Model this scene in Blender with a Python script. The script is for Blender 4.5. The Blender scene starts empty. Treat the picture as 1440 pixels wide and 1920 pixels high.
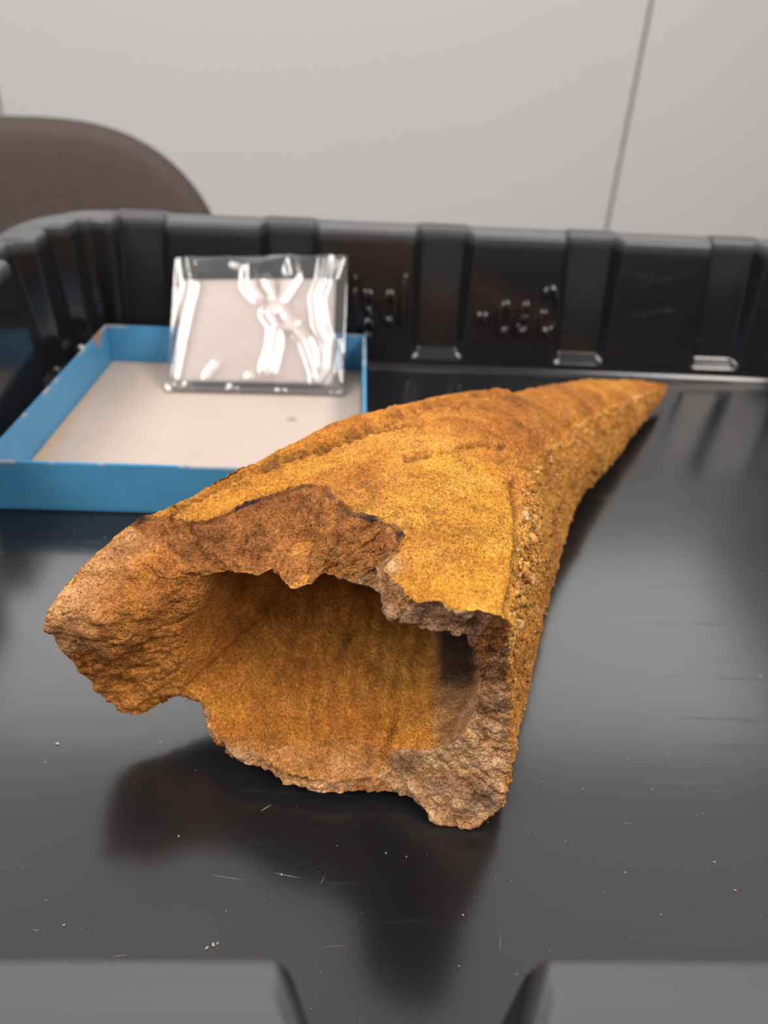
import bpy, bmesh, math, random
import numpy as np
from mathutils import Vector, Matrix

random.seed(7)
rng = np.random.default_rng(11)
scene = bpy.context.scene
COL = scene.collection

# ------------------------------------------------------------------ camera
# All lengths below are in centimetres in the frame of the crate (origin on the crate
# floor straight below the lens, x along the back wall, y away from us); W() gives metres.
CRATE_Z = 77.0                      # crate floor above the room floor
CAM_H = 20.0                        # lens above the crate floor
PITCH, ROLL, YAW, FPX = math.radians(34), math.radians(3.3), math.radians(3.1), 1500.0


def W(p):
    return Vector((p[0] * .01, p[1] * .01, (p[2] + CRATE_Z) * .01))


def cam_axes():
    f = np.array([0, math.cos(PITCH), -math.sin(PITCH)])
    rt = np.array([1., 0, 0])
    up = np.cross(rt, f)
    c, s = math.cos(ROLL), math.sin(ROLL)
    rt, up = c * rt + s * up, -s * rt + c * up
    c, s = math.cos(-YAW), math.sin(-YAW)
    M = np.array([[c, -s, 0], [s, c, 0], [0, 0, 1]])
    return M @ rt, M @ up, M @ f


AX, AY, AF = cam_axes()
CAM = np.array([0, 0, CAM_H])


def at(x, y, z=0.):
    """point at height z above the crate floor seen in direction of pixel x, y"""
    d = (x - 720) / FPX * AX - (y - 960) / FPX * AY + AF
    return CAM + (z - CAM_H) / d[2] * d


def at_y(x, y, Y):
    d = (x - 720) / FPX * AX - (y - 960) / FPX * AY + AF
    return CAM + Y / d[1] * d


def to_px(P):
    d = P - CAM
    w = d @ AF
    return np.stack([720 + FPX * (d @ AX) / w, 960 - FPX * (d @ AY) / w], -1)


cam_data = bpy.data.cameras.new('camera')
cam = bpy.data.objects.new('camera', cam_data)
COL.objects.link(cam)
cam.matrix_world = Matrix(((AX[0], AY[0], -AF[0], 0), (AX[1], AY[1], -AF[1], 0),
                           (AX[2], AY[2], -AF[2], 0), (0, 0, 0, 1)))
cam.location = W(CAM)
cam_data.sensor_fit = 'VERTICAL'
cam_data.sensor_height = 36
cam_data.sensor_width = 27
cam_data.lens = FPX / 1920 * 36
cam_data.clip_start = .01
cam_data.dof.use_dof = True
cam_data.dof.focus_distance = .205
cam_data.dof.aperture_fstop = 12
scene.camera = cam

# ------------------------------------------------------------------ light
world = bpy.data.worlds.new('room_light')
scene.world = world
world.use_nodes = True
bg = world.node_tree.nodes['Background']
bg.inputs[0].default_value = (1, .97, .94, 1)
bg.inputs[1].default_value = .33


def area(name, loc, sx, sy, radiance, color, target=None):
    l = bpy.data.lights.new(name, 'AREA')
    l.shape = 'RECTANGLE'
    l.size, l.size_y = sx, sy
    l.energy = radiance * math.pi * sx * sy
    l.color = color
    o = bpy.data.objects.new(name, l)
    COL.objects.link(o)
    o.location = W(loc)
    return o


area('ceiling_light_bank', (0, 204, 168), 2.8, 1.0, 3.7, (1, .98, .96))
area('ceiling_light_bank', (0, 92, 168), 2.8, 1.0, 1.1, (1, .98, .96))
for lx in (-130, 125):
    area('ceiling_light_strip', (lx, -80, 168), .7, 2.0, 15., (1, .94, .88))
win = area('window_daylight', (-260, 55, 62), 1.7, 1.2, 3.2, (.82, .91, 1.))
win.rotation_euler = (0, math.radians(-90), 0)

scene.view_settings.view_transform = 'Standard'
scene.view_settings.look = 'None'
scene.view_settings.exposure = 0
scene.view_settings.gamma = 1
scene.view_settings.use_curve_mapping = False


# ------------------------------------------------------------------ helpers
def tag(o, label=None, cat=None, group=None, kind=None):
    if label: o['label'] = label
    if cat: o['category'] = cat
    if group: o['group'] = group
    if kind: o['kind'] = kind
    return o


def empty(name, p):
    o = bpy.data.objects.new(name, None)
    o.empty_display_size = .03
    COL.objects.link(o)
    o.location = W(p)
    return o


def link(name, me, mat, parent=None, smooth=True):
    o = bpy.data.objects.new(name, me)
    if mat and not me.materials: me.materials.append(mat)
    COL.objects.link(o)
    if parent:
        o.parent = parent
        o.matrix_parent_inverse = Matrix.Translation(parent.location).inverted()
    if smooth:
        me.polygons.foreach_set('use_smooth', [True] * len(me.polygons))
    return o


def np_mesh(name, V, F):
    """V in crate centimetres"""
    V = np.asarray(V, float)
    V = np.stack([V[:, 0] * .01, V[:, 1] * .01, (V[:, 2] + CRATE_Z) * .01], 1)
    me = bpy.data.meshes.new(name)
    if isinstance(F, np.ndarray):
        n, k = F.shape
        me.vertices.add(len(V)); me.vertices.foreach_set('co', V.ravel())
        me.loops.add(n * k); me.loops.foreach_set('vertex_index', F.ravel().astype(np.int32))
        me.polygons.add(n)
        me.polygons.foreach_set('loop_start', (np.arange(n) * k).astype(np.int32))
        me.update(calc_edges=True)
    else:
        me.from_pydata(V.tolist(), [], F)
    me.validate()
    return me


def grid_faces(nu, nv, close_u=False, off=0, flip=False):
    """vertex index = off + v*nu + u"""
    u = np.arange(nu if close_u else nu - 1)
    v = np.arange(nv - 1)
    U, Vv = np.meshgrid(u, v)
    U2 = (U + 1) % nu
    a, b, c, d = Vv * nu + U, Vv * nu + U2, (Vv + 1) * nu + U2, (Vv + 1) * nu + U
    F = np.stack([a, b, c, d] if not flip else [d, c, b, a], -1).reshape(-1, 4)
    return F + off


def box_bm(bm, lo, hi, bevel=0.):
    lo, hi = W(lo), W(hi)
    r = bmesh.ops.create_cube(bm, size=1)
    bmesh.ops.scale(bm, vec=hi - lo, verts=r['verts'])
    bmesh.ops.translate(bm, vec=(lo + hi) / 2, verts=r['verts'])
    if bevel:
        es = {e for v in r['verts'] for e in v.link_edges}
        bmesh.ops.bevel(bm, geom=list(es), offset=bevel * .01, segments=2, affect='EDGES')


def bm_obj(name, bm, mat, parent=None, smooth=False):
    bmesh.ops.recalc_face_normals(bm, faces=bm.faces)
    me = bpy.data.meshes.new(name)
    bm.to_mesh(me)
    bm.free()
    return link(name, me, mat, parent, smooth)


def box_obj(name, lo, hi, mat, parent=None, bevel=0.):
    bm = bmesh.new()
    box_bm(bm, lo, hi, bevel)
    return bm_obj(name, bm, mat, parent)


# ---- material helper
class Mat:
    def __init__(s, name, color=(.5, .5, .5), rough=.5, spec=.5):
        s.m = bpy.data.materials.new(name)
        s.m.use_nodes = True
        s.t = s.m.node_tree
        s.b = s.t.nodes['Principled BSDF']
        s.out = s.t.nodes['Material Output']
        s.b.inputs['Base Color'].default_value = (*color, 1)
        s.b.inputs['Roughness'].default_value = rough
        s.b.inputs['Specular IOR Level'].default_value = spec
        s.tc = s.n('ShaderNodeTexCoord')

    def n(s, kind, **kw):
        x = s.t.nodes.new(kind)
        for k, v in kw.items():
            if k in x.inputs.keys():
                x.inputs[k].default_value = v
            else:
                setattr(x, k, v)
        return x

    def l(s, a, b):
        s.t.links.new(a, b)

    def noise(s, scale, detail=3, rough=.6, vec=None):
        x = s.n('ShaderNodeTexNoise')
        x.inputs['Scale'].default_value = scale
        x.inputs['Detail'].default_value = detail
        x.inputs['Roughness'].default_value = rough
        s.l(vec or s.tc.outputs['Object'], x.inputs['Vector'])
        return x.outputs['Fac']

    def voro(s, scale, out='Distance', vec=None, feature='F1'):
        x = s.n('ShaderNodeTexVoronoi')
        x.feature = feature
        x.inputs['Scale'].default_value = scale
        s.l(vec or s.tc.outputs['Object'], x.inputs['Vector'])
        return x.outputs[out]

    def ramp(s, fac, stops):
        x = s.n('ShaderNodeValToRGB')
        e = x.color_ramp.elements
        while len(e) < len(stops): e.new(.5)
        for q, (p, c) in zip(e, stops):
            q.position = p
            q.color = (*c, 1) if not isinstance(c, (int, float)) else (c, c, c, 1)
        s.l(fac, x.inputs['Fac'])
        return x.outputs['Color']

    def mix(s, fac, a, b, blend='MIX'):
        x = s.n('ShaderNodeMix')
        x.data_type = 'RGBA'
        x.blend_type = blend
        for sock, v in ((x.inputs[0], fac), (x.inputs[6], a), (x.inputs[7], b)):
            if isinstance(v, bpy.types.NodeSocket): s.l(v, sock)
            elif isinstance(v, (int, float)): sock.default_value = v
            else: sock.default_value = (*v, 1)
        return x.outputs[2]

    def math(s, op, a, b=0., clamp=False):
        x = s.n('ShaderNodeMath')
        x.operation = op
        x.use_clamp = clamp
        for sock, v in ((x.inputs[0], a), (x.inputs[1], b)):
            if isinstance(v, bpy.types.NodeSocket): s.l(v, sock)
            else: sock.default_value = v
        return x.outputs[0]

    def base(s, c): s.l(c, s.b.inputs['Base Color'])

    def rough(s, c): s.l(c, s.b.inputs['Roughness'])

    def bump(s, h, strength=.3, dist=.001, prev=None):
        x = s.n('ShaderNodeBump')
        x.inputs['Strength'].default_value = strength
        x.inputs['Distance'].default_value = dist
        s.l(h, x.inputs['Height'])
        if prev: s.l(prev, x.inputs['Normal'])
        s.l(x.outputs[0], s.b.inputs['Normal'])
        return x.outputs[0]


def smooth(a, b, x):
    t = np.clip((x - a) / (b - a), 0, 1)
    return t * t * (3 - 2 * t)


# ---- numpy noise on 3-D points
def _hash(i, j, k, seed):
    n = (i.astype(np.int64) * 374761393 + j.astype(np.int64) * 668265263 + k.astype(np.int64) * 2147483647 + seed * 974711) & 0xffffffff
    n = ((n ^ (n >> 13)) * 1274126177) & 0xffffffff
    n = ((n ^ (n >> 16)) * 2246822519) & 0xffffffff
    return ((n ^ (n >> 15)) & 0xffffff) / float(0xffffff)


def vnoise(P, scale, seed=0):
    Q = P * scale + 100
    I = np.floor(Q).astype(np.int64)
    f = Q - I
    f = f * f * (3 - 2 * f)
    r = 0
    for a in (0, 1):
        for b in (0, 1):
            for c in (0, 1):
                w = (f[..., 0] if a else 1 - f[..., 0]) * (f[..., 1] if b else 1 - f[..., 1]) * (f[..., 2] if c else 1 - f[..., 2])
                r = r + w * _hash(I[..., 0] + a, I[..., 1] + b, I[..., 2] + c, seed)
    return r * 2 - 1


def fbm(P, scale, octaves=3, seed=0):
    r, amp = 0, 1.
    for o in range(octaves):
        r = r + amp * vnoise(P, scale * 2 ** o, seed + o * 17)
        amp *= .5
    return r


def grains(P, scale, seed=0):
    """rounded grains: 1 at a grain's middle, 0 between grains"""
    Q = P * scale + 100
    I = np.floor(Q).astype(np.int64)
    best = np.full(P.shape[:-1], 9.)
    for a in (-1, 0, 1):
        for b in (-1, 0, 1):
            for c in (-1, 0, 1):
                J = I + np.array([a, b, c])
                d = 0
                for k in range(3):
                    d = d + (J[..., k] + _hash(J[..., 0], J[..., 1], J[..., 2], seed + k * 7) - Q[..., k]) ** 2
                best = np.minimum(best, d)
    return np.clip(1 - best / .55, 0, 1)


def poly_dist(X, pts):
    """distance in the plane from points X (n,2) to a polyline"""
    d = np.full(len(X), 1e9)
    for a, b in zip(pts[:-1], pts[1:]):
        a, b = np.array(a, float), np.array(b, float)
        ab = b - a
        t = np.clip(((X - a) @ ab) / (ab @ ab), 0, 1)
        d = np.minimum(d, np.linalg.norm(X - a - t[:, None] * ab, axis=1))
    return d


# ------------------------------------------------------------------ materials
def mat_plastic():
    m = Mat('black_plastic', (.011, .011, .0125), .2, .66)
    n = m.noise(7, 4)
    # fine scuffs drawn out along the sheet
    mp = m.n('ShaderNodeMapping')
    mp.inputs['Scale'].default_value = (14, 160, 60)
    mp.inputs['Rotation'].default_value = (0, 0, .12)
    m.l(m.tc.outputs['Object'], mp.inputs['Vector'])
    sc = m.noise(1, 4, .7, mp.outputs[0])
    patch = m.ramp(m.noise(9, 3), [(.45, 0), (.65, 1)])
    scr = m.mix(1., m.ramp(sc, [(.6, 0), (.72, 1)]), patch, 'MULTIPLY')
    # the upper edge is rougher and a lighter grey
    sx = m.n('ShaderNodeSeparateXYZ')
    m.l(m.tc.outputs['Object'], sx.inputs[0])
    rim = m.n('ShaderNodeMapRange')
    rim.inputs['From Min'].default_value = (CRATE_Z + 7.15) * .01
    rim.inputs['From Max'].default_value = (CRATE_Z + 7.7) * .01
    m.l(sx.outputs[2], rim.inputs['Value'])
    ro = m.math('ADD', m.math('MULTIPLY', n, .07), m.math('ADD', .15, m.math('MULTIPLY', scr, .2)))
    m.rough(m.math('ADD', ro, m.math('MULTIPLY', rim.outputs[0], .27)))
    c = m.mix(scr, (.011, .011, .0125), (.03, .031, .033))
    m.base(m.mix(rim.outputs[0], c, (.05, .051, .055)))
    m.bump(m.noise(1400, 2), .02, .0004)
    return m.m


def mat_fossil():
    m = Mat('rusty_fossil', (.4, .2, .05), .85, .25)
    col = m.n('ShaderNodeVertexColor')
    col.layer_name = 'tone'
    sep = m.n('ShaderNodeSeparateColor')
    m.l(col.outputs['Color'], sep.inputs[0])
    n1, n2, n3 = m.noise(28, 5, .65), m.noise(110, 4, .7), m.noise(420, 3, .7)
    ochre = m.ramp(n1, [(.3, (.52, .165, .022)), (.5, (.66, .25, .035)), (.72, (.78, .35, .065))])
    brown = m.ramp(n1, [(.3, (.22, .075, .020)), (.55, (.37, .138, .036)), (.75, (.55, .24, .06))])
    pale = m.ramp(n2, [(.3, (.46, .26, .15)), (.6, (.68, .41, .22)), (.8, (.76, .55, .36))])
    yel = m.n('ShaderNodeAttribute')
    yel.attribute_name = 'yellow'
    ochre = m.mix(yel.outputs['Fac'], ochre, m.ramp(n1, [(.3, (.58, .23, .022)), (.5, (.72, .315, .036)), (.72, (.82, .43, .085))]))
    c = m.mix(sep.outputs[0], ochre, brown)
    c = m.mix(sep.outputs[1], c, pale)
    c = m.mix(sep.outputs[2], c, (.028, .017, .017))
    g = m.ramp(n2, [(.3, .62), (.5, 1.), (.7, 1.25)])
    c = m.mix(1., c, g, 'MULTIPLY')
    gr = m.mix(.5, m.ramp(m.voro(1500, 'Color'), [(.0, .6), (.4, 1.22), (.85, 1.5), (1., 2.5)]), m.ramp(m.noise(1000, 4, .8), [(.3, .45), (.5, 1.3), (.7, 2.0)]))  # random grain tone; the brightest cells are glints painted into the colour
    c = m.mix(.8, c, gr, 'MULTIPLY')
    m.base(c)
    h = m.ramp(m.voro(1500), [(0., 1), (.75, 0)])
    b = m.bump(h, 1., .001)
    b = m.bump(m.noise(900, 4, .75), .75, .0014, b)
    m.bump(n3, .3, .0008, b)
    return m.m


def mat_card(name, a, b, rough=.55):
    m = Mat(name, a, rough, .4)
    m.base(m.mix(m.ramp(m.noise(35, 4), [(.35, 0), (.75, 1)]), a, b))
    m.bump(m.noise(600, 3), .12, .0004)
    return m


M_plastic = mat_plastic()
M_fossil = mat_fossil()

# ------------------------------------------------------------------ the room
FLOOR = -CRATE_Z
WALL_Y = 262.
mf = Mat('grey_vinyl', (.24, .235, .23), .5)
mf.base(mf.mix(mf.noise(60, 5), (.20, .195, .19), (.29, .285, .28)))
tag(box_obj('floor', (-320, -260, FLOOR - 4), (320, WALL_Y + 12, FLOOR), mf.m), kind='structure')
mw = Mat('white_wall_panel', (.62, .605, .6), .55, .3)
mw.base(mw.mix(mw.noise(2.2, 3), (.555, .54, .53), (.58, .56, .55)))
mw.bump(mw.noise(300, 2), .04, .0005)
ms = Mat('panel_joint', (.20, .17, .13), .7)
wall = tag(box_obj('wall_back', (-320, WALL_Y + 1.6, FLOOR), (320, WALL_Y + 10, 172), ms.m), kind='structure')
seam = at_y(1178, 225, WALL_Y)[0]
seam2 = at_y(-3, 190, WALL_Y)[0]
pw = seam - seam2
for k in (-3, -2, -1, 0, 1):
    x0, x1 = seam + (k - 0) * pw, seam + (k + 1) * pw
    x0, x1 = max(x0, -319), min(x1, 319)
    if x1 - x0 > 5:
        box_obj('wall_panel', (x0 + .45, WALL_Y, FLOOR + .5), (x1 - .45, WALL_Y + 1.7, 171), mw.m, wall, .15)

# table that carries the crate
mt = Mat('pale_table_top', (.42, .40, .38), .4)
mt.base(mt.mix(mt.noise(20, 4), (.40, .385, .365), (.46, .44, .42)))
mm = Mat('grey_table_steel', (.2, .2, .205), .4)
T0 = -.62
table = tag(empty('work_table', (5, 22, FLOOR)), 'pale work table standing under the black plastic crate', 'table')
box_obj('table_top', (-60, -12, T0 - 2.6), (75, 49.6, T0), mt.m, table, .3)
for lx in (-54, 66):
    for ly in (-7, 43):
        box_obj('leg', (lx, ly, FLOOR), (lx + 4, ly + 4, T0 - 2.6), mm.m, table, .3)
box_obj('apron', (-50, -5, T0 - 8), (66, -3, T0 - 2.6), mm.m, table)
box_obj('apron', (-50, 44, T0 - 8), (66, 46, T0 - 2.6), mm.m, table)


# ------------------------------------------------------------------ chair behind the table
def chair():
    CX, CY = -32.3, 88.0
    mc = Mat('brown_chair_shell', (.1, .078, .068), .8, .15)
    mc.base(mc.mix(mc.noise(40, 4), (.076, .057, .051), (.095, .071, .064)))
    mc.bump(mc.noise(700, 2), .2, .0006)
    root = tag(empty('chair', (CX, CY - 20, FLOOR)), 'brown chair with a rounded backrest standing beyond the crate', 'chair')
    # backrest: superellipse outline, dished towards the sitter
    top, bot, hw = 6.3, -31.0, 19.6
    nu, nr = 72, 10
    zc = (top + bot) / 2
    zh = (top - bot) / 2
    V = []
    for side in (0, 1):
        for j in range(nr + 1):
            r = j / nr
            for i in range(nu):
                a = 2 * math.pi * i / nu
                ca, sa = math.cos(a), math.sin(a)
                e = 2 / 2.6
                x = hw * math.copysign(abs(ca) ** e, ca) * r
                z = zc + zh * math.copysign(abs(sa) ** e, sa) * r
                x *= 1 + .05 * (zc - z) / zh
                th = 1.1 * math.sqrt(max(0, 1 - r ** 8))
                y = CY - .006 * x * x + (z - zc) * .08 + (th if side else -th)
                V.append((CX + x, y, z))
    n = nu * (nr + 1)
    F = np.concatenate([grid_faces(nu, nr + 1, True, 0), grid_faces(nu, nr + 1, True, n, True)])
    me = np_mesh('backrest', V, F)
    bm = bmesh.new(); bm.from_mesh(me)
    bmesh.ops.remove_doubles(bm, verts=bm.verts, dist=1e-5)
    bmesh.ops.recalc_face_normals(bm, faces=bm.faces); bm.to_mesh(me); bm.free()
    link('backrest', me, mc.m, root)
    # seat
    V = []
    sz = FLOOR + 44
    for side in (0, 1):
        for j in range(nr + 1):
            r = j / nr
            for i in range(nu):
                a = 2 * math.pi * i / nu
                ca, sa = math.cos(a), math.sin(a)
                e = 2 / 3.2
                x = 21 * math.copysign(abs(ca) ** e, ca) * r
                y = 17.5 * math.copysign(abs(sa) ** e, sa) * r
                th = 1.4 * math.sqrt(max(0, 1 - r ** 8))
                V.append((CX + x, CY - 17.5 + y, sz + .0022 * (x * x + y * y) + (th if side else -th)))
    me = np_mesh('seat', V, np.concatenate([grid_faces(nu, nr + 1, True, 0, True), grid_faces(nu, nr + 1, True, n)]))
    bm = bmesh.new(); bm.from_mesh(me)
    bmesh.ops.remove_doubles(bm, verts=bm.verts, dist=1e-5)
    bmesh.ops.recalc_face_normals(bm, faces=bm.faces); bm.to_mesh(me); bm.free()
    link('seat', me, mc.m, root)
    msx = Mat('chair_steel', (.3, .3, .31), .3)
    msx.b.inputs['Metallic'].default_value = 1

    def tube(name, pts, r):
        cu = bpy.data.curves.new(name, 'CURVE')
        cu.dimensions = '3D'; cu.bevel_depth = r * .01; cu.bevel_resolution = 3; cu.use_fill_caps = True
        sp = cu.splines.new('POLY')
        sp.points.add(len(pts) - 1)
        for q, p in zip(sp.points, pts): q.co = (*W(p), 1)
        tmp = bpy.data.objects.new(name, cu)
        COL.objects.link(tmp)
        me = bpy.data.meshes.new_from_object(tmp.evaluated_get(bpy.context.evaluated_depsgraph_get()))
        bpy.data.objects.remove(tmp)
        return link(name, me, msx.m, root)
    for sx in (-1, 1):
        tube('leg', [(CX + sx * 15, CY - 30, sz - .6), (CX + sx * 18, CY - 33, FLOOR)], 1.1)
        tube('leg', [(CX + sx * 15, CY - 10, sz - .6), (CX + sx * 18, CY - 3, FLOOR)], 1.1)
        tube('back_support', [(CX + sx * 12, CY - 12, sz - .5), (CX + sx * 12, CY - 2.5, sz + 3), (CX + sx * 12, CY + .1, bot + 8)], 1.0)


chair()


# ------------------------------------------------------------------ the crate
X0, X1, Y0, Y1 = -15.75, 28.6, 7.25, 45.2      # inner outline at the floor
RIM = 7.9
DRAFT = .145                                  # outward lean of the walls per cm
CORNER = 2.2


def outline(X0, X1, Y0, Y1, R, step):
    """rounded rectangle, counter-clockwise: points, outward normals, side id, coordinate along the side"""
    P = []
    def line(a, b, nrm, side, ax):
        n = max(2, int(abs(b[ax] - a[ax]) / step))
        for i in range(n):
            t = i / n
            q = (a[0] + (b[0] - a[0]) * t, a[1] + (b[1] - a[1]) * t)
            P.append((q[0], q[1], nrm[0], nrm[1], side, q[ax]))
    def arc(c, a0):
        n = 14
        for i in range(n):
            a = a0 + math.pi / 2 * i / n
            P.append((c[0] + R * math.cos(a), c[1] + R * math.sin(a), math.cos(a), math.sin(a), -1, a))
    line((X0 + R, Y0), (X1 - R, Y0), (0, -1), 0, 0); arc((X1 - R, Y0 + R), -math.pi / 2)
    line((X1, Y0 + R), (X1, Y1 - R), (1, 0), 1, 1); arc((X1 - R, Y1 - R), 0)
    line((X1 - R, Y1), (X0 + R, Y1), (0, 1), 2, 0); arc((X0 + R, Y1 - R), math.pi / 2)
    line((X0, Y1 - R), (X0, Y0 + R), (-1, 0), 3, 1); arc((X0 + R, Y0 + R), math.pi)
    return np.array(P)


CH = {0: [(1.15 + 8.65 * k, 1.45) for k in (-1, 0, 1, 2)],
      2: [(c, 1.42) for c in (-12.25 + .0, -3.7, 5.08, 13.72, 22.2)],
      1: [(13.5 + 8.65 * k, 1.45) for k in (0, 1, 2, 3)],
      3: [(14. + 8.65 * k, 1.45) for k in (0, 1, 2, 3)]}


def crate():
    o = outline(X0, X1, Y0, Y1, CORNER, .07)
    N = len(o)
    xy, nr, side, co = o[:, :2], o[:, 2:4], o[:, 4], o[:, 5]
    DRAFT = (.145 - .07 * np.clip(-o[:, 2], 0, 1) ** 2)[:, None]

    def recess(z):
        r = np.zeros(N)
        for s, chans in CH.items():
            for c, hw in chans:
                w = hw - .12 + .14 * z / RIM          # widens a little upwards
                if s == 0: w += .16 * np.clip((z - 7.1) / .5, 0, 1)
                e = np.clip((w + (.3 if s else .4) - np.abs(co - c)) / (.5 if s else .5), 0, 1) * (side == s)
                dep = .5 + .075 * z if s else 1.15
                r = np.maximum(r, e * dep)
        # two shallow flutes in every rounded corner
        cm = side == -1
        ph = np.where(cm, (co % (math.pi / 2)) / (math.pi / 2), 0)
        fl = .45 * (smooth(.12, .2, ph) * smooth(.42, .34, ph) + smooth(.58, .66, ph) * smooth(.88, .8, ph))
        return np.where(cm, fl, r)
    rows = []
    # floor fillet
    for a in np.linspace(0, math.pi / 2, 6):
        rows.append((xy - nr * (.6 - .3 * np.clip(-o[:, 2], 0, 1))[:, None] * (1 - math.sin(a)), .55 * (1 - math.cos(a))))
    for z in (.62, .72):
        rows.append((xy + nr * DRAFT * (z - .55), z))
    ledge = lambda z: np.clip((z - .7) / .5, 0, 1)
    for z in np.concatenate([np.linspace(.8, 1.6, 14), np.linspace(1.7, RIM - .95, 22), np.linspace(RIM - .85, RIM - .3, 9)[:-1]]):
        rows.append((xy + nr * (DRAFT * (z - .55) + (recess(z) * ledge(z))[:, None]), z + 0 * recess(z)))
    # rounded inner lip
    for a in np.linspace(.15, math.pi / 2, 6):
        z = RIM - .3 + .3 * math.sin(a)
        rows.append((xy + nr * (DRAFT * (RIM - .85) + (recess(RIM) + .3 * (1 - math.cos(a)))[:, None]), z))
    # flange out to a smooth outer edge, then skirt down and back in to the outer wall
    OUT = DRAFT * (RIM - .85) + 2.15
    for t in (.12, .25, .37, .5, .62, .75, .87, 1.):
        rin = DRAFT * (RIM - .85) + recess(RIM)[:, None] + .3
        rows.append((xy + nr * (rin + (OUT - .25 - rin) * t), RIM + .16 * math.sin(math.pi * t) - .03 * t))
    for a in np.linspace(.3, math.pi / 2, 5):
        rows.append((xy + nr * (OUT - .25 + .25 * math.sin(a)), RIM - .03 - .25 * (1 - math.cos(a))))
    for off, z in ((OUT, RIM - 1.5), (OUT - .22, RIM - 1.5), (OUT - .25, RIM - .6)):
        rows.append((xy + nr * off, z))
    for z in np.linspace(RIM - .6, -.2, 12):
        off = DRAFT * (z - .55) + (recess(z) * ledge(z + .1))[:, None] + .28
        off = np.minimum(off, OUT - .26)
        rows.append((xy + nr * off, z))
    rows.append((xy - nr * .35, -.6 + 0 * co))
    V = np.concatenate([np.concatenate([p, np.broadcast_to(np.asarray(z, float).reshape(-1, 1) if np.ndim(z) else np.full((1, 1), z), (N, 1))], 1) for p, z in rows])
    F = grid_faces(N, len(rows), True, 0, True)
    root = tag(empty('plastic_crate', (6, 26, -.6)), 'black plastic crate with ribbed walls holding the fossil horn and blue box', 'crate')
    me = np_mesh('body', V, F)
    bm = bmesh.new(); bm.from_mesh(me)
    bm.verts.ensure_lookup_table()
    bm.faces.new([bm.verts[i] for i in range(N)])
    last = (len(rows) - 1) * N
    bm.faces.new([bm.verts[last + i] for i in range(N)][::-1])
    bmesh.ops.recalc_face_normals(bm, faces=bm.faces)
    bm.to_mesh(me); bm.free()
    body = link('body', me, M_plastic, root)
    me.polygons.foreach_set('use_smooth', [len(p.vertices) == 4 for p in me.polygons])

    # raised lettering moulded into the back wall; from inside it reads mirrored
    def letter(ch, xc, z0, height, width, name='moulded_letter'):
        cu = bpy.data.curves.new(name, 'FONT')
        cu.body = ch
        cu.align_x = 'CENTER'
        cu.extrude = .02
        cu.offset = -.03
        cu.bevel_depth = .055
        cu.bevel_resolution = 2
        tmp = bpy.data.objects.new(name, cu)
        COL.objects.link(tmp)
        bpy.context.view_layer.update()
        m = bpy.data.meshes.new_from_object(tmp.evaluated_get(bpy.context.evaluated_depsgraph_get()))
        bpy.data.objects.remove(tmp)
        co = np.empty(len(m.vertices) * 3)
        m.vertices.foreach_get('co', co)
        co = co.reshape(-1, 3)
        X = -co[:, 0] * width
        Z = co[:, 1] * height
        D = co[:, 2]
        V = np.stack([xc + X, Y1 + .145 * (z0 + Z - .55) - D * 3.6 + .0, z0 + Z], 1)
        V = np.stack([V[:, 0] * .01, V[:, 1] * .01, (V[:, 2] + CRATE_Z) * .01], 1)
        m.vertices.foreach_set('co', V.ravel())
        m.flip_normals()
        m.update()
        return link(name, m, M_plastic, body)
    H = 4.1
    letter('G', 11.6, 2.5, 4.0, 1.75)
    letter('e', 10.15, 2.45, H, 1.75)
    letter('o', 8.95, 2.45, H, 1.75)
    letter('-', 7.65, 2.45, H, 2.6)
    letter('l', 2.95, 2.8, H * .98, 1.9)
    letter('o', 2.1, 2.8, H, 1.75)
    letter('g', .88, 2.8, H, 1.75)
    letter('i', .05, 2.8, H, 1.9)


crate()


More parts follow.
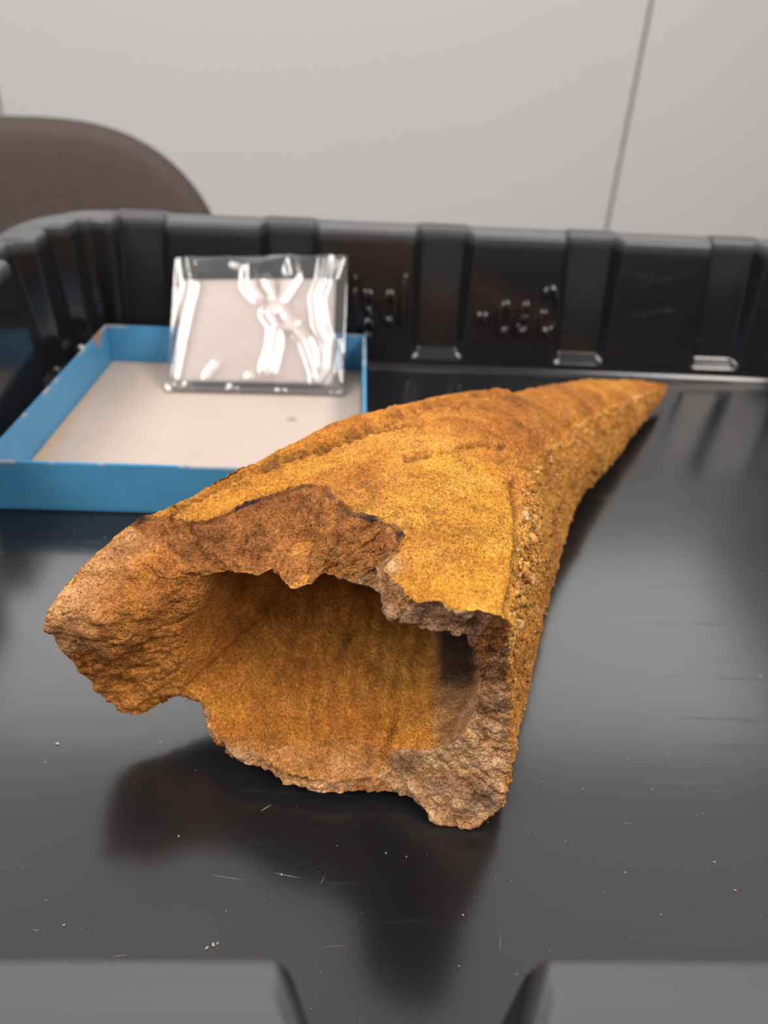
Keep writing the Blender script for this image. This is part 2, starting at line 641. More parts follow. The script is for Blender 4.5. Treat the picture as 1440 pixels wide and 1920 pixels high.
# ------------------------------------------------------------------ blue cardboard tray
def card_tray():
    bx0, bx1, by0, by1, bh, th = -14.75, .75, 29.0, 44.45, 2.42, .17
    mb = mat_card('blue_card', (.060, .25, .46), (.075, .285, .50), .42)
    # rubbed and rusty patches on the upper edges
    geo = mb.n('ShaderNodeSeparateXYZ')
    mb.l(mb.tc.outputs['Object'], geo.inputs[0])
    c = mb.b.inputs['Base Color'].links[0].from_socket
    edge = mb.math('GREATER_THAN', geo.outputs[2], (CRATE_Z + bh - .10) * .01)
    wear = mb.math('MULTIPLY', edge, mb.ramp(mb.noise(55, 3), [(.52, 0), (.6, 1)]))
    c = mb.mix(wear, c, (.32, .36, .38))
    vd = mb.n('ShaderNodeVectorMath')
    vd.operation = 'DISTANCE'
    mb.l(mb.tc.outputs['Object'], vd.inputs[0])
    vd.inputs[1].default_value = W(at(181, 628, bh))
    st = mb.ramp(mb.math('ADD', vd.outputs['Value'], mb.math('MULTIPLY', mb.noise(150, 3), .006)), [(.007, 1), (.0105, 0)])
    c = mb.mix(mb.math('MULTIPLY', st, .8), c, (.45, .2, .05))
    mb.base(c)
    ml = mat_card('white_card_liner', (.45, .365, .315), (.475, .39, .34), .7)
    geo = ml.n('ShaderNodeSeparateXYZ')
    ml.l(ml.tc.outputs['Object'], geo.inputs[0])
    base = ml.b.inputs['Base Color'].links[0].from_socket
    rag = ml.math('MULTIPLY', ml.noise(70, 4), .014)
    el = ml.math('ADD', ml.math('SUBTRACT', geo.outputs[0], (bx0 + th) * .01), rag)
    er = ml.math('ADD', ml.math('SUBTRACT', (bx1 - th) * .01, geo.outputs[0]), rag)
    c = ml.mix(ml.ramp(el, [(.006, .75), (.0145, 0)]), base, (.50, .30, .13))
    c = ml.mix(ml.ramp(er, [(.006, .6), (.012, 0)]), c, (.50, .33, .17))
    spots = ml.ramp(ml.voro(38), [(.03, 1), (.06, 0)])
    spots = ml.mix(1., spots, ml.ramp(ml.noise(14, 2), [(.55, 0), (.62, 1)]), 'MULTIPLY')
    c = ml.mix(spots, c, (.2, .17, .15))
    vd = ml.n('ShaderNodeVectorMath')
    vd.operation = 'DISTANCE'
    ml.l(ml.tc.outputs['Object'], vd.inputs[0])
    vd.inputs[1].default_value = W(at(547, 785, .3))
    c = ml.mix(ml.ramp(vd.outputs['Value'], [(.0012, .75), (.0024, 0)]), c, (.13, .1, .09))
    ml.base(c)
    root = tag(empty('cardboard_tray', ((bx0 + bx1) / 2, (by0 + by1) / 2, 0)), 'open blue cardboard specimen tray with white lining on the crate floor', 'box')
    C = [np.array(p) for p in ((-15.35, by0), (bx1, by0), (bx1, by1), (-14.3, by1 + .1))]
    def slab(name, poly, z0, z1, mat):
        V = [(p[0], p[1], z0) for p in poly] + [(p[0], p[1], z1) for p in poly]
        me = np_mesh(name, V, [(3, 2, 1, 0), (4, 5, 6, 7)] + [(i, (i + 1) % 4, 4 + (i + 1) % 4, 4 + i) for i in range(4)])
        bm = bmesh.new(); bm.from_mesh(me)
        bmesh.ops.bevel(bm, geom=bm.edges[:], offset=.0004, segments=2, affect='EDGES')
        bm.to_mesh(me); bm.free()
        return link(name, me, mat, root, False)
    mid = sum(C) / 4
    I = [p + np.sign(mid - p) * th for p in C]
    J = [p + np.sign(mid - p) * (th + .03) for p in C]
    slab('base', C, .03, .14, mb.m)
    for k in range(4):
        slab('side', [C[k], C[(k + 1) % 4], I[(k + 1) % 4], I[k]], .14, bh, mb.m)
    o = slab('paper_lining', J, .14, .26, ml.m)
    tag(o, 'off-white lining with rusty stains along its edges')


card_tray()


# ------------------------------------------------------------------ clear bag with a paper label
def bag():
    # plane of the bag: stands on the lining, leans on the back wall of the crate
    b0 = at(310, 733, .34); b1 = at(643, 741, .34)
    yb = (b0[1] + b1[1]) / 2
    zt = 7.05
    top_y = 45.55
    tl = at_y(329, 484, top_y); tr = at_y(652, 479, top_y)
    B0, B1, TL, TR = b0, b1, tl, tr
    nu, nv = 170, 130
    u, v = np.meshgrid(np.linspace(0, 1, nu), np.linspace(0, 1, nv))
    u, v = u.ravel(), v.ravel()
    P = ((B0[None] * (1 - u)[:, None] + B1[None] * u[:, None]) * (1 - v)[:, None]
         + (TL[None] * (1 - u)[:, None] + TR[None] * u[:, None]) * v[:, None])
    n = np.cross(B1 - B0, TL - B0); n /= np.linalg.norm(n)
    if n[1] > 0: n = -n
    q = to_px(P)
    creases = [(([(353, 484), (363, 535), (350, 590), (338, 640), (325, 705)]), 12, .2),
               ([(613, 480), (605, 530), (594, 560), (600, 610), (616, 645), (612, 690), (596, 712)], 12, .21),
               ([(500, 530), (540, 600), (575, 640), (597, 705)], 13, .17),
               ([(545, 487), (552, 520), (530, 555), (505, 590), (520, 612), (550, 612)], 14, .2),
               ([(520, 612), (515, 650), (503, 695)], 14, .17),
               ([(370, 494), (430, 488), (480, 500), (540, 486)], 12, .15),
               ([(470, 500), (470, 535), (485, 555)], 15, .18),
               ([(640, 486), (628, 520)], 6, .08), ([(632, 640), (645, 715)], 5, .08),
               ([(390, 705), (405, 685)], 8, .08)]
    h = np.zeros(len(P))
    for pts, wd, a in creases:
        h = np.maximum(h, a * np.exp(-(poly_dist(q, pts) / wd) ** 2))
    h += .02 * fbm(P, .55, 2, 5) + .004 * vnoise(P, 3, 9)
    for x, y in ((330, 724), (352, 722), (438, 728), (527, 733), (628, 738), (470, 706)):
        h += .09 * np.exp(-(np.hypot(q[:, 0] - x, (q[:, 1] - y)) / 9) ** 2)
    swell = .16 * np.clip(np.sin(math.pi * u), 0, 1) ** .5 * np.clip(np.sin(math.pi * v), 0, 1) ** .5
    film = Mat('clear_film')
    t = film.t
    tr_ = film.n('ShaderNodeBsdfTransparent'); tr_.inputs[0].default_value = (.98, .985, .99, 1)
    gl = film.n('ShaderNodeBsdfGlossy'); gl.inputs['Roughness'].default_value = .16
    df = film.n('ShaderNodeBsdfTranslucent'); df.inputs[0].default_value = (.8, .82, .86, 1)
    dd = film.n('ShaderNodeBsdfDiffuse'); dd.inputs[0].default_value = (.8, .82, .86, 1)
    fr = film.n('ShaderNodeFresnel'); fr.inputs['IOR'].default_value = 1.5
    a1 = film.n('ShaderNodeMixShader'); a1.inputs[0].default_value = .5
    film.l(df.outputs[0], a1.inputs[1]); film.l(dd.outputs[0], a1.inputs[2])
    a2 = film.n('ShaderNodeMixShader'); a2.inputs[0].default_value = .05
    film.l(tr_.outputs[0], a2.inputs[1]); film.l(a1.outputs[0], a2.inputs[2])
    a3 = film.n('ShaderNodeMixShader')
    film.l(film.math('MULTIPLY', fr.outputs[0], 2.6), a3.inputs[0])
    film.l(a2.outputs[0], a3.inputs[1]); film.l(gl.outputs[0], a3.inputs[2])
    film.l(a3.outputs[0], film.out.inputs['Surface'])
    root = tag(empty('plastic_bag', (B0 + B1) / 2 - np.array([0, 0, .05])), 'clear crinkled plastic bag standing in the blue tray against the crate wall', 'bag')
    F = grid_faces(nu, nv)
    link('front_film', np_mesh('front_film', P + n * (swell + h + .05)[:, None], F), film.m, root)
    link('back_film', np_mesh('back_film', P - n * (.04 + .3 * swell)[:, None], F[:, ::-1].copy()), film.m, root)
    # welded seam along the lower edge
    V = []
    for i in range(60):
        s = i / 59
        p = B0 * (1 - s) + B1 * s
        for dv, dn in ((-.02, .05), (.02, .07), (.025, .0), (-.02, -.04)):
            V.append(p + (TL - B0) * dv + n * dn)
    V = np.array(V)
    F2 = [(i * 4 + k, i * 4 + (k + 1) % 4, i * 4 + 4 + (k + 1) % 4, i * 4 + 4 + k) for i in range(59) for k in range(4)]
    link('bottom_seam', np_mesh('bottom_seam', V, F2), film.m, root)

    # the paper inside
    mp = Mat('label_paper', (.70, .655, .63), .8, .2)
    geo = mp.n('ShaderNodeSeparateXYZ')
    mp.l(mp.tc.outputs['Object'], geo.inputs[0])
    ln = mp.math('SINE', mp.math('MULTIPLY', geo.outputs[2], 2100.))
    lines = mp.ramp(mp.math('ADD', mp.math('MULTIPLY', ln, .5), .5), [(.6, 0), (.9, .22)])
    lines = mp.mix(1., lines, mp.ramp(mp.noise(160, 3), [(.42, 0), (.6, 1)]), 'MULTIPLY')
    mp.base(mp.mix(lines, (.88, .775, .74), (.58, .5, .48)))
    m = 24
    uu, vv = np.meshgrid(np.linspace(.045, .935, m), np.linspace(.075, .83, m))
    uu, vv = uu.ravel(), vv.ravel()
    Q = ((B0 * (1 - uu)[:, None] + B1 * uu[:, None]) * (1 - vv)[:, None] + (TL * (1 - uu)[:, None] + TR * uu[:, None]) * vv[:, None])
    bow = .03 * np.sin(math.pi * uu)
    Va = np.concatenate([Q + n * (.01 + bow)[:, None], Q + n * (-.015 + bow)[:, None]])
    Fa = np.concatenate([grid_faces(m, m), grid_faces(m, m, False, m * m, True)])
    ring = [i for i in range(m)] + [i * m + m - 1 for i in range(1, m)] + [m * m - 1 - i for i in range(1, m)] + [(m - 1 - i) * m for i in range(1, m - 1)]
    rim = np.array([(ring[i], ring[(i + 1) % len(ring)], ring[(i + 1) % len(ring)] + m * m, ring[i] + m * m) for i in range(len(ring))])
    lab = link('paper_label', np_mesh('paper_label', Va, np.concatenate([Fa, rim[:, ::-1]])), mp.m)
    tag(lab, 'white paper label inside the clear plastic bag', 'label')


bag()


# ------------------------------------------------------------------ the fossil
# pairs around the broken mouth: outer edge (pixel, height) | inner edge (pixel, height) | place around the section
RIMPTS = [
    ((85, 1160, 5.4), (372, 1142, 5.2), 0.0), ((125, 1098, 5.9), (375, 1108, 5.8), .10),
    ((200, 1022, 6.5), (385, 1090, 6.2), .22), ((275, 968, 6.9), (410, 1084, 6.4), .35),
    ((375, 975, 7.3), (440, 1084, 6.6), .5), ((495, 932, 7.9), (480, 1080, 6.9), .7),
    ((590, 906, 8.3), (512, 1072, 7.0), .85), ((640, 940, 8.5), (550, 1102, 6.8), 1.0),
    ((700, 973, 8.7), (580, 1097, 6.9), 1.12), ((755, 998, 8.85), (605, 1079, 7.1), 1.22),
    ((737, 1040, 8.8), (660, 1092, 7.2), 1.30), ((721, 1066, 8.7), (718, 1117, 7.35), 1.36),
    ((750, 1102, 8.75), (724, 1160, 7.6), 1.45), ((780, 1127, 8.8), (745, 1167, 7.6), 1.52),
    ((836, 1130, 8.85), (812, 1178, 7.55), 1.66), ((890, 1142, 8.85), (868, 1190, 7.4), 1.82),
    ((943, 1160, 8.7), (893, 1212, 6.9), 2.0), ((950, 1200, 7.6), (895, 1245, 6.0), 2.2),
    ((948, 1262, 6.0), (896, 1290, 5.0), 2.5), ((957, 1350, 3.8), (885, 1345, 3.6), 2.85),
    ((949, 1450, 1.8), (850, 1385, 2.7), 3.2), ((932, 1517, .6), (795, 1400, 2.2), 3.45),
    ((885, 1552, .05), (735, 1402, 1.8), 3.62), ((825, 1545, .05), (722, 1412, 1.5), 3.78),
    ((805, 1517, .3), (735, 1430, 1.2), 3.9), ((768, 1492, .4), (715, 1447, 1.0), 4.02),
    ((700, 1483, .5), (690, 1458, .95), 4.2), ((620, 1483, .5), (620, 1459, .95), 4.38),
    ((530, 1467, .6), (535, 1449, 1.05), 4.56), ((500, 1442, .8), (505, 1425, 1.15), 4.68),
    ((430, 1410, 1.0), (438, 1396, 1.35), 4.84), ((390, 1372, 1.2), (400, 1362, 1.5), 4.96),
    ((384, 1335, 1.4), (392, 1333, 1.7), 5.05), ((345, 1300, 1.7), (352, 1292, 2.0), 5.15),
    ((265, 1337, 1.0), (340, 1285, 2.3), 5.32), ((200, 1315, 1.6), (343, 1240, 3.2), 5.5),
    ((150, 1250, 3.0), (350, 1200, 4.0), 5.7), ((100, 1190, 4.7), (362, 1165, 4.7), 5.87)]

# sections further up: left ridge, right edge, right flank (pixel, height), top bulge, lowest height
STATIONS = [((600, 822, 7.6), (972, 990, 8.3), (1032, 1085, 1.9), .75, .35),
            ((775, 770, 7.0), (978, 880, 7.6), (1080, 935, 1.8), .75, .3),
            ((945, 742, 5.3), (1052, 812, 5.4), (1140, 862, 1.6), .6, .25),
            ((1110, 714, 3.0), (1150, 758, 3.3), (1195, 793, 1.3), .35, .3)]
TIP = (1251, 722, 1.0)
SK = np.array([0, .35, .75, 1.15, 1.55, 1.85, 2.0, 2.15, 2.5, 3.0, 3.45, 3.9, 4.5, 5.1, 5.55])


def pchip(x, Y, xi, periodic=None):
    """monotone cubic along axis 0"""
    x = np.asarray(x, float); Y = np.asarray(Y, float)
    if periodic:
        x = np.concatenate([x[-3:] - periodic, x, x[:3] + periodic])
        Y = np.concatenate([Y[-3:], Y, Y[:3]])
    h = np.diff(x).reshape((-1,) + (1,) * (Y.ndim - 1))
    d = np.diff(Y, axis=0) / h
    m = np.zeros_like(Y)
    m[1:-1] = (d[:-1] * h[1:] + d[1:] * h[:-1]) / (h[1:] + h[:-1])
    m[0], m[-1] = d[0], d[-1]
    i = np.clip(np.searchsorted(x, xi) - 1, 0, len(x) - 2)
    hh = (x[i + 1] - x[i])
    t = ((xi - x[i]) / hh).reshape((-1,) + (1,) * (Y.ndim - 1))
    hh = hh.reshape(t.shape)
    return ((2 * t ** 3 - 3 * t ** 2 + 1) * Y[i] + (t ** 3 - 2 * t ** 2 + t) * hh * m[i]
            + (-2 * t ** 3 + 3 * t ** 2) * Y[i + 1] + (t ** 3 - t ** 2) * hh * m[i + 1])


def section(L, E, S, bulge, zb):
    L, E, S = at(*L), at(*E), at(*S)
    up = np.array([0, 0, 1.])
    ac = E - L
    h = ac * np.array([1, 1, 0])
    out = h / np.linalg.norm(h)
    pts = [L, L + .16 * ac + up * bulge * .55, L + .38 * ac + up * bulge, L + .6 * ac + up * bulge,
           L + .81 * ac + up * bulge * .7, L + .95 * ac + up * bulge * .25, E,
           E + (S - E) * .07 + out * .12, E + (S - E) * .45 + out * .25, S]
    zS, zL = S[2], L[2]
    pts += [np.array([*(S - .05 * h - out * .1)[:2], zb + (zS - zb) * .35]),
            np.array([*(S - .3 * h)[:2], zb]),
            np.array([*(S - .62 * h)[:2], zb + (zL - zb) * .1]),
            np.array([*((S - .62 * h) * .45 + L * .55)[:2], zb + (zL - zb) * .36]),
            np.array([*((S - .62 * h) * .1 + L * .9)[:2], zb + (zL - zb) * .72])]
    return np.array(pts)


def fossil():
    NU = 760
    # sample evenly by mouth length so that ragged edges get detail
    s_r = np.array([r[2] for r in RIMPTS])
    OUTR = np.array([at(*r[0]) for r in RIMPTS])
    INR = np.array([at(*r[1]) for r in RIMPTS])
    seg = np.linalg.norm(np.diff(np.concatenate([OUTR, OUTR[:1]]), axis=0), axis=1) + .8
    cum = np.concatenate([[0], np.cumsum(seg)])
    T = np.linspace(0, cum[-1], NU, endpoint=False)
    s = np.interp(T, cum, np.concatenate([s_r, [6.]]))
    per = cum[-1]
    rim_o = pchip(cum[:-1], OUTR, T, per)
    rim_i = pchip(cum[:-1], INR, T, per)
    # small raggedness of the broken edges
    jag = fbm(rim_o, 1.6, 3, 3)[:, None] * .10 + fbm(rim_o, 5., 2, 8)[:, None] * .06
    axis = np.array([.6, .8, 0])
    rim_o = rim_o + jag * axis
    rim_i = rim_i + (fbm(rim_i, 2., 3, 4)[:, None] * .10 + fbm(rim_i, 6., 2, 9)[:, None] * .06) * axis

    secs = [pchip(SK, section(*st), s, 6.) for st in STATIONS]
    tip = at(*TIP)
    last = section(*STATIONS[-1])
    cen = last.mean(0)
    ring = pchip(SK, (last - cen) * .10 + tip - (tip - cen) * .05, s, 6.)
    ring2 = pchip(SK, (last - cen) * .04 + tip, s, 6.)
    rows = [rim_o] + secs + [ring, ring2]
    d = [0.]
    for a, b in zip(rows[:-1], rows[1:]):
        d.append(d[-1] + np.linalg.norm(a.mean(0) - b.mean(0)))
    d = np.array(d)
    NV = 440
    vv = np.linspace(0, 1, NV) ** 1.12 * d[-1]
    Pout = pchip(d, np.array(rows), vv)                    # NV, NU, 3
    NVt = NV
    # inside: mouth -> shrunken sections -> closed end
    ins = [rim_i]
    for sec, k, lift in ((secs[0], .74, .15), (secs[1], .60, .1), (secs[2], .30, 0.)):
        c = sec.mean(0)
        q = (sec - c) * k + c
        q[:, 2] += lift
        ins.append(q)
    c = secs[2].mean(0) * .7 + secs[3].mean(0) * .3
    ins.append((secs[2] - secs[2].mean(0)) * .02 + c)
    di = [0.]
    for a, b in zip(ins[:-1], ins[1:]):
        di.append(di[-1] + np.linalg.norm(a.mean(0) - b.mean(0)))
    NI = 220
    Pin = pchip(np.array(di), np.array(ins), np.linspace(0, 1, NI) ** 1.35 * di[-1])
    # broken rim between the two edges, slightly bellied
    NB = 46
    tb = np.linspace(0, 1, NB)[1:-1]
    Pb = rim_o[None] * (1 - tb)[:, None, None] + rim_i[None] * tb[:, None, None]
    allP = np.concatenate([Pin[::-1], Pb[::-1], Pout])      # from deep inside, over the rim, to the tip
    kind = np.concatenate([np.full(NI, 0), np.full(len(Pb), 1), np.full(NV, 2)])
    NR = len(allP)
    # the broken face runs round into the hollow at the left lobe and the lower right lump
    lobe_w = np.clip(smooth(5.15, 5.32, s) + smooth(.75, .35, s), 0, 1)
    lump_w = smooth(2.1, 2.5, s) * smooth(4.0, 3.7, s) * .8
    wS = np.maximum(lobe_w, lump_w)[None, :, None]
    sm = allP.copy()
    for _ in range(140):
        sm[1:-1] = .5 * sm[1:-1] + .25 * (sm[:-2] + sm[2:])
    wr = np.zeros(NR)
    wr[NI - 60:NI + len(Pb)] = 1
    wr[NI - 60:NI - 20] = np.linspace(0, 1, 40)
    wr[NI + len(Pb) - 16:NI + len(Pb)] = np.linspace(1, 0, 16)
    allP = allP + (sm - allP) * wS * wr[:, None, None]
    P = allP.reshape(-1, 3)
    K = np.repeat(kind, NU)
    S = np.tile(s, NR)
    # distance along the horn for the outer rows, blend for the rim rows
    vo = np.concatenate([np.zeros(NI + len(Pb)), vv])
    Vd = np.repeat(vo, NU)
    tB = np.concatenate([np.zeros(NI), tb[::-1], np.zeros(NV)])
    TB = np.repeat(tB, NU)
    vin = np.repeat(np.concatenate([(np.linspace(0, 1, NI) ** 1.35 * di[-1])[::-1], np.zeros(len(Pb) + NV)]), NU)
    px = to_px(P)

    def normals(P):
        G = P.reshape(NR, NU, 3)
        du = np.roll(G, -1, 1) - np.roll(G, 1, 1)
        dv = np.empty_like(G)
        dv[1:-1] = G[2:] - G[:-2]
        dv[0] = G[1] - G[0]; dv[-1] = G[-1] - G[-2]
        n = np.cross(du, dv)
        n /= np.linalg.norm(n, axis=2, keepdims=True) + 1e-9
        return n.reshape(-1, 3)
    n = normals(P)
    # orient: on the outside normals point away from the section middle
    mid = np.repeat(allP.mean(1), NU, axis=0)
    o = K == 2
    if ((P - mid)[o] * n[o]).sum(1).mean() < 0:
        n = -n
    facing = ((CAM - P) * n).sum(1) > 0

    out, brk, inn = K == 2, K == 1, K == 0
    # broad, middle and granular relief
    f1 = fbm(P, .45, 3, 1)
    f2 = fbm(P, 1.7, 3, 2)
    f3 = fbm(P, 5., 2, 6)
    gsm = grains(P, 9., 4)
    gbig = grains(P, 4.6, 5)
    edge0 = smooth(0, .6, Vd)
    fade = smooth(d[-1], d[-1] - 3, Vd)
    h = np.zeros(len(P))
    h += out * (.05 * f1 * edge0 + .045 * f2 + .035 * f3 + .036 * gsm) * (.35 + .65 * fade)
    bm_ = np.sin(math.pi * TB) * brk
    h += brk * (.11 * f2 + .06 * f3 + .03 * gsm) + bm_ * (.18 * f1)
    h += inn * (.05 * f1 + .03 * f2 + .014 * f3 + .008 * gsm)
    # growth ridges inside the hollow
    ph = px[:, 0] + .12 * (px[:, 1] - 1250) + 12 * f1
    h += inn * .03 * np.sin(ph / 5.5 + 2 * f2) * smooth(520, 600, px[:, 0]) * smooth(860, 780, px[:, 0])
    # gritty crust on the right flank
    flank = out * smooth(1.98, 2.15, S) * smooth(3.75, 3.3, S)
    h += flank * fade * (.10 * gbig + .05 * f3)
    ridge_l = out * (smooth(.34, .24, S) + smooth(5.62, 5.8, S)) * smooth(d[3] + .15, d[3] - .25, Vd + .3 * f2)
    h += np.clip(ridge_l, 0, 1) * .22 * edge0
    # cracks and flaked steps on the top face
    vis = out & facing
    def crack(pts, w, a, side=0.):
        q = px + np.stack([f2, f3], 1) * 5
        dd = poly_dist(q, pts)
        return np.where(vis, a * np.exp(-(dd / w) ** 2), 0)
    cr = np.zeros(len(P))
    for pts, w, a in (([(300, 968), (420, 905), (520, 868), (640, 828), (700, 806), (790, 793)], 5, .26),
                      ([(640, 826), (700, 800), (790, 772), (880, 757)], 4, .16),
                      ([(760, 856), (830, 842), (890, 832), (945, 838)], 4.5, .2),
                      ([(962, 905), (968, 960), (972, 1010), (966, 1080), (948, 1150)], 6, .16),
                      ([(740, 1000), (760, 985), (775, 1000)], 4, .05)):
        cr = np.maximum(cr, crack(pts, w, a))
    h -= cr
    # flakes on the broken face over the hollow
    q = px + np.stack([f2, f3], 1) * 9
    for pts, w, a in (([(300, 1000), (380, 985), (480, 950), (560, 930)], 5, .10),
                      ([(440, 1040), (455, 1010), (490, 1000)], 5, .12), ([(470, 1040), (500, 1030)], 5, .12),
                      ([(190, 1170), (220, 1110), (300, 1060)], 7, .05)):
        dd = poly_dist(q, pts)
        h -= np.where(brk | (inn & (vin < .3)), a * np.exp(-(dd / w) ** 2), 0)
    t5 = (f1 * .8 + f2 * .25) * 4.
    terr = np.floor(t5) + smooth(.35, .65, t5 - np.floor(t5))
    h += brk * (.10 * terr / 2) * (S < 1.5) * np.clip(np.sin(math.pi * TB), 0, 1) ** .5
    low_lump = brk * np.exp(-((px[:, 0] - 880) / 70) ** 2 - ((px[:, 1] - 1430) / 90) ** 2)
    h += low_lump * .25
    left_lobe = brk * np.exp(-((px[:, 0] - 210) / 80) ** 2 - ((px[:, 1] - 1190) / 80) ** 2)
    h += left_lobe * .35
    D = P + n * h[:, None]
    D[:, 2] = np.maximum(D[:, 2], .02 + .05 * gsm)

    # colour zones: red = brown broken bone, green = pale grey mineral, blue = black crust
    tone = np.zeros((len(P), 4), np.float32)
    tone[:, 3] = 1
    br = np.where(brk, .95, 0.)
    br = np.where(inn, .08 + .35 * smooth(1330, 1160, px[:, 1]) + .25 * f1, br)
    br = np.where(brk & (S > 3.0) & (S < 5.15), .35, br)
    lobe = brk & ((S > 5.15) | (S < .3))
    br = np.where(lobe, .55 + .3 * f1, br)
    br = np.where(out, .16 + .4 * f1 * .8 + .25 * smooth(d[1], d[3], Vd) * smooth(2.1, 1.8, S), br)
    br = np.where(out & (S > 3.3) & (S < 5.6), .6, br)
    br += np.clip(ridge_l, 0, 1) * -.05
    pale = np.zeros(len(P))
    flap = brk & (S > 1.3) & (S < 1.95)
    pale = np.where(flap, .55 + .5 * f2, pale)
    pale = np.where(brk & (S > 2.2) & (S < 4.1), .45 + .35 * f2 + .3 * smooth(1300, 1480, px[:, 1]), pale)
    pale = np.where(brk & (S >= 4.1) & (S < 5.1), .5 + .3 * f2, pale)
    pale = np.maximum(pale, np.where(brk | out, .8 * np.exp(-(np.hypot(px[:, 0] - 735, px[:, 1] - 1060) / 16) ** 2), 0) * (vis | brk))
    pale = np.maximum(pale, flank * (.05 + .3 * gbig * (f2 > .2)))
    pale = np.where(brk & ((S < .3) | (S > 5.8)), np.maximum(pale, .4 * smooth(.5, .95, 1 - TB)), pale)
    # stained inner face of the right wall
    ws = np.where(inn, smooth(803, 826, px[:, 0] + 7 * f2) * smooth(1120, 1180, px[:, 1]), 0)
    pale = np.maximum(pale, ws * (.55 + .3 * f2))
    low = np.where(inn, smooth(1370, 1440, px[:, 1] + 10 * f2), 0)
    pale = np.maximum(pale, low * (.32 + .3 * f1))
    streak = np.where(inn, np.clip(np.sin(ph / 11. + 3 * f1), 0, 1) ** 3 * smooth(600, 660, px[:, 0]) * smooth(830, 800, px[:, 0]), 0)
    br += .35 * streak
    grey = brk * np.exp(-(poly_dist(px + np.stack([f2, f3], 1) * 6, [(708, 1400), (770, 1452), (840, 1478), (925, 1500)]) / 14) ** 2)
    dark = np.zeros(len(P))
    dark = np.maximum(dark, np.clip(cr / .3, 0, 1) * .8)
    # thin dark line where the outer layer has flaked off
    dark = np.where((out & (Vd < .10) | brk & (TB < .06)) & ((S > .3) & (S < 1.36)), .42 + .8 * f2 + .4 * f3, dark)
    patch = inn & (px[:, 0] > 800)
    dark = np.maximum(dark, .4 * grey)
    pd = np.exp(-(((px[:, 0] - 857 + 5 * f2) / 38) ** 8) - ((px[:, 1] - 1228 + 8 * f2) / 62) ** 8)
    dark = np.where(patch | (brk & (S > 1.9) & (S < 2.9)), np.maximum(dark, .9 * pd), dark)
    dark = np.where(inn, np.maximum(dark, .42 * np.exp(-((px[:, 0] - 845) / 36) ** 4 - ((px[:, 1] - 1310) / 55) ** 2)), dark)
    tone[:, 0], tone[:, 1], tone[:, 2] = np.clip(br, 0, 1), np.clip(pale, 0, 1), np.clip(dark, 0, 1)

    # close both ends
    V = np.concatenate([D, [D[:NU].mean(0)], [D[-NU:].mean(0)]])
    F = grid_faces(NU, NR, True)
    me = bpy.data.meshes.new('horn')
    a = np.arange(NU); b = (a + 1) % NU
    t1 = np.stack([b, a, np.full(NU, len(D))], 1)
    t2 = np.stack([a + (NR - 1) * NU, b + (NR - 1) * NU, np.full(NU, len(D) + 1)], 1)
    Vm = np.stack([V[:, 0] * .01, V[:, 1] * .01, (V[:, 2] + CRATE_Z) * .01], 1)
    loops = np.concatenate([F.ravel(), t1.ravel(), t2.ravel()]).astype(np.int32)
    tot = np.concatenate([np.full(len(F), 4), np.full(2 * NU, 3)])
    start = np.concatenate([[0], np.cumsum(tot)[:-1]]).astype(np.int32)
    me.vertices.add(len(Vm)); me.vertices.foreach_set('co', Vm.ravel())
    me.loops.add(len(loops)); me.loops.foreach_set('vertex_index', loops)
    me.polygons.add(len(tot)); me.polygons.foreach_set('loop_start', start)
    me.update(calc_edges=True)
    me.validate()
    ca = me.color_attributes.new('tone', 'FLOAT_COLOR', 'POINT')
    tone = np.concatenate([tone, tone[:1], tone[-1:]])
    ca.data.foreach_set('color', tone.ravel())
    ya = me.attributes.new('yellow', 'FLOAT', 'POINT')
    yl = out * smooth(.9, 1.3, S) * smooth(2.3, 2., S) * smooth(d[1] + 3.5, d[1] - .5, Vd + 1.2 * f1)
    yl = np.maximum(yl, out * smooth(.9, .5, S) * smooth(d[1], d[1] - 3, Vd + f1) * .6)
    yl = np.maximum(yl, flank * .4)
    yl = np.maximum(yl, inn * .12)
    ya.data.foreach_set('value', np.concatenate([yl, [0, 0]]).astype(np.float32))
    # outward normals
    G = D.reshape(NR, NU, 3)
    fn = np.cross(G[-60, 1] - G[-60, 0], G[-59, 0] - G[-60, 0])
    if fn @ (G[-60, 0] - G[-60].mean(0)) < 0:
        me.flip_normals()
    root = tag(empty('fossil_horn', (4, 26, 0)), 'rusty orange-brown hollow fossil horn with a broken mouth lying in the crate', 'fossil')
    horn = link('horn', me, M_fossil, root)

    # coarse grit stuck to the right flank
    cand = np.where((flank * fade > .5) & (n[:, 2] > -.5))[0]
    w = .15 + 1.2 * np.exp(-((S[cand] - 2.22) / .16) ** 2) * smooth(d[2] + 4, d[1] - 2, Vd[cand]) + .25 * (f2[cand] > .1)
    pick = rng.choice(cand, 1500, replace=False, p=w / w.sum())
    ico = bmesh.new()
    bmesh.ops.create_icosphere(ico, subdivisions=1, radius=1)
    iv = np.array([v.co[:] for v in ico.verts]); fi = np.array([[v.index for v in f.verts] for f in ico.faces])
    ico.free()
    Vs, Fs, cs = [], [], []
    for j, i in enumerate(pick):
        big = math.exp(-((S[i] - 2.22) / .14) ** 2) * (rng.random() < .4)
        r = (.026 + .03 * rng.random() + .085 * big * rng.random()) * (1.1 if Vd[i] < d[2] else .8)
        sc = r * (1 + .35 * rng.standard_normal(3)).clip(.5, 1.5)
        R = np.linalg.qr(rng.standard_normal((3, 3)))[0]
        q = (iv * (1 + .12 * rng.standard_normal((len(iv), 1)))) * sc
        Vs.append(q @ R.T + D[i] + n[i] * r * .35)
        Fs.append(fi + j * len(iv))
        cs.append(np.repeat(rng.random(), len(iv)))
    Vs = np.concatenate(Vs)
    Vs[:, 2] = np.maximum(Vs[:, 2], .02)
    mg = Mat('ochre_grit', (.5, .28, .07), .7, .35)
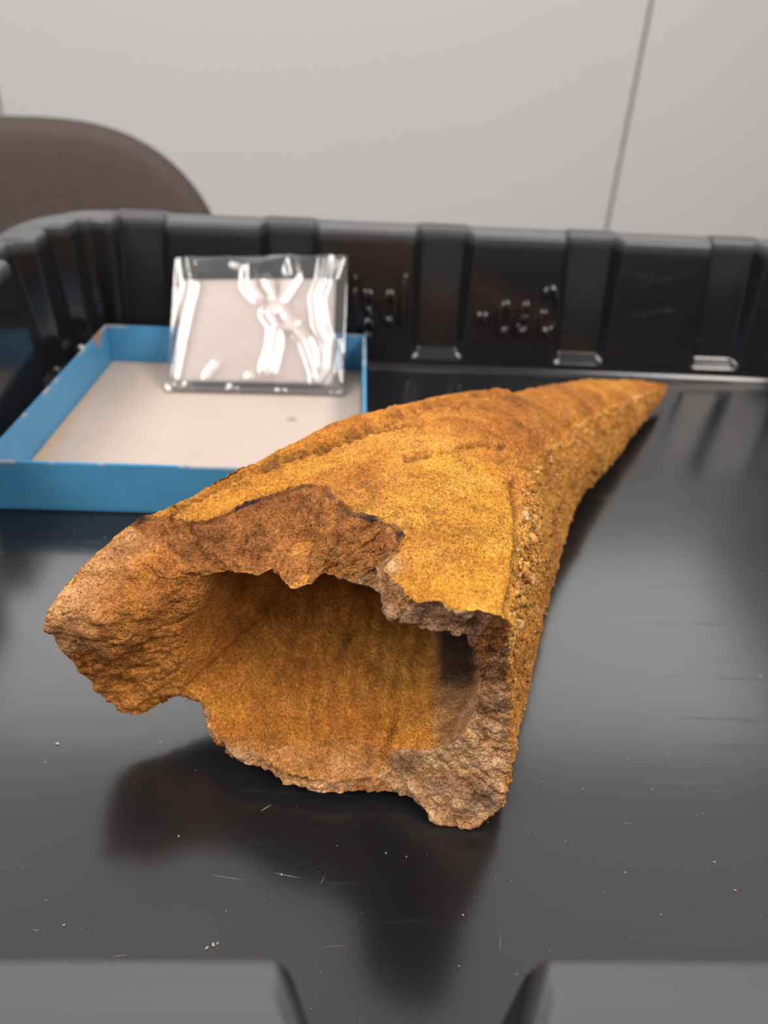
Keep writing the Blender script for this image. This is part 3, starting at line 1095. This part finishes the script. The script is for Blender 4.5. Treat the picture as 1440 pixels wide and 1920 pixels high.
    at_ = mg.n('ShaderNodeVertexColor'); at_.layer_name = 'tone'
    mg.base(mg.ramp(at_.outputs['Color'], [(0, (.26, .11, .022)), (.45, (.50, .25, .05)), (.9, (.58, .30, .07)), (1, (.55, .40, .25))]))
    mg.bump(mg.noise(900, 2), .3, .0004)
    pm = np_mesh('grit', Vs, np.concatenate(Fs))
    ca = pm.color_attributes.new('tone', 'FLOAT_COLOR', 'POINT')
    cc = np.concatenate(cs)
    ca.data.foreach_set('color', np.stack([cc, cc, cc, np.ones_like(cc)], 1).astype(np.float32).ravel())
    g = link('grit', pm, mg.m, root)
    tag(g, 'coarse yellow grit along the right flank', kind='stuff')


fossil()


# ------------------------------------------------------------------ dust and crumbs on the crate floor
def crumbs():
    bm = bmesh.new()
    md = Mat('pale_dust', (.5, .45, .4), .8, .2)
    at_ = md.n('ShaderNodeVertexColor'); at_.layer_name = 'tone'
    md.base(md.ramp(at_.outputs['Color'], [(0, (.45, .2, .06)), (.25, (.35, .3, .26)), (1, (.42, .41, .39))]))
    V, F, T = [], [], []
    ico = bmesh.new()
    bmesh.ops.create_icosphere(ico, subdivisions=1, radius=1)
    iv = np.array([v.co[:] for v in ico.verts]); fi = np.array([[v.index for v in f.verts] for f in ico.faces])
    ico.free(); bm.free()
    spots = []
    for _ in range(420):
        x, y = rng.uniform(-14, 26), rng.uniform(7.6, 28) if rng.random() < .8 else rng.uniform(7.6, 44)
        if x < 1.5 and y > 28.2: continue
        spots.append((x, y, .008 + .016 * rng.random() ** 3, 1 + 1.5 * rng.random()))
    for p, r in (((335, 1568), .03), ((400, 1772), .045), ((388, 1778), .04), ((408, 1769), .03), ((120, 1735), .03),
                 ((1378, 1670), .035), ((1425, 1268), .03), ((108, 1395), .05), ((528, 1640), .03), ((868, 1716), .025), ((75, 1268), .025)):
        q = at(*p, 0)
        spots.append((q[0], q[1], r, 1.6))
    spots = [(*p, None) for p in spots]
    for p0, p1, w_ in (((487, 1522), (512, 1507), .016), ((510, 1636), (570, 1648), .012), ((240, 1790), (205, 1794), .012), ((60, 1742), (75, 1746), .014),
                       ((938, 1750), (938, 1790), .009), ((390, 1640), (470, 1652), .008), ((600, 1660), (610, 1640), .008), ((600, 1776), (660, 1772), .008), ((1160, 1540), (1200, 1548), .007)):
        a_, b_ = at(*p0, 0), at(*p1, 0)
        L_ = np.linalg.norm(a_ - b_) / 2
        w_ *= .6
        spots.append(((a_[0] + b_[0]) / 2, (a_[1] + b_[1]) / 2, w_, L_ / w_, math.atan2(b_[1] - a_[1], b_[0] - a_[0])))
    for k, (x, y, r, asp, ang) in enumerate(spots):
        a = rng.uniform(0, 6.28) if ang is None else ang
        q = iv * np.array([r * asp, r, r * .5])
        c, s_ = math.cos(a), math.sin(a)
        V.append(np.stack([q[:, 0] * c - q[:, 1] * s_ + x, q[:, 0] * s_ + q[:, 1] * c + y, q[:, 2] + r * .45], 1))
        F.append(fi + k * len(iv))
        T.append(np.repeat(rng.random(), len(iv)))
    pm = np_mesh('dust_specks', np.concatenate(V), np.concatenate(F))
    ca = pm.color_attributes.new('tone', 'FLOAT_COLOR', 'POINT')
    t = np.concatenate(T)
    ca.data.foreach_set('color', np.stack([t, t, t, np.ones_like(t)], 1).astype(np.float32).ravel())
    o = link('dust_specks', pm, md.m)
    tag(o, 'pale dust specks and crumbs scattered over the black crate floor', 'dust', kind='stuff')


crumbs()
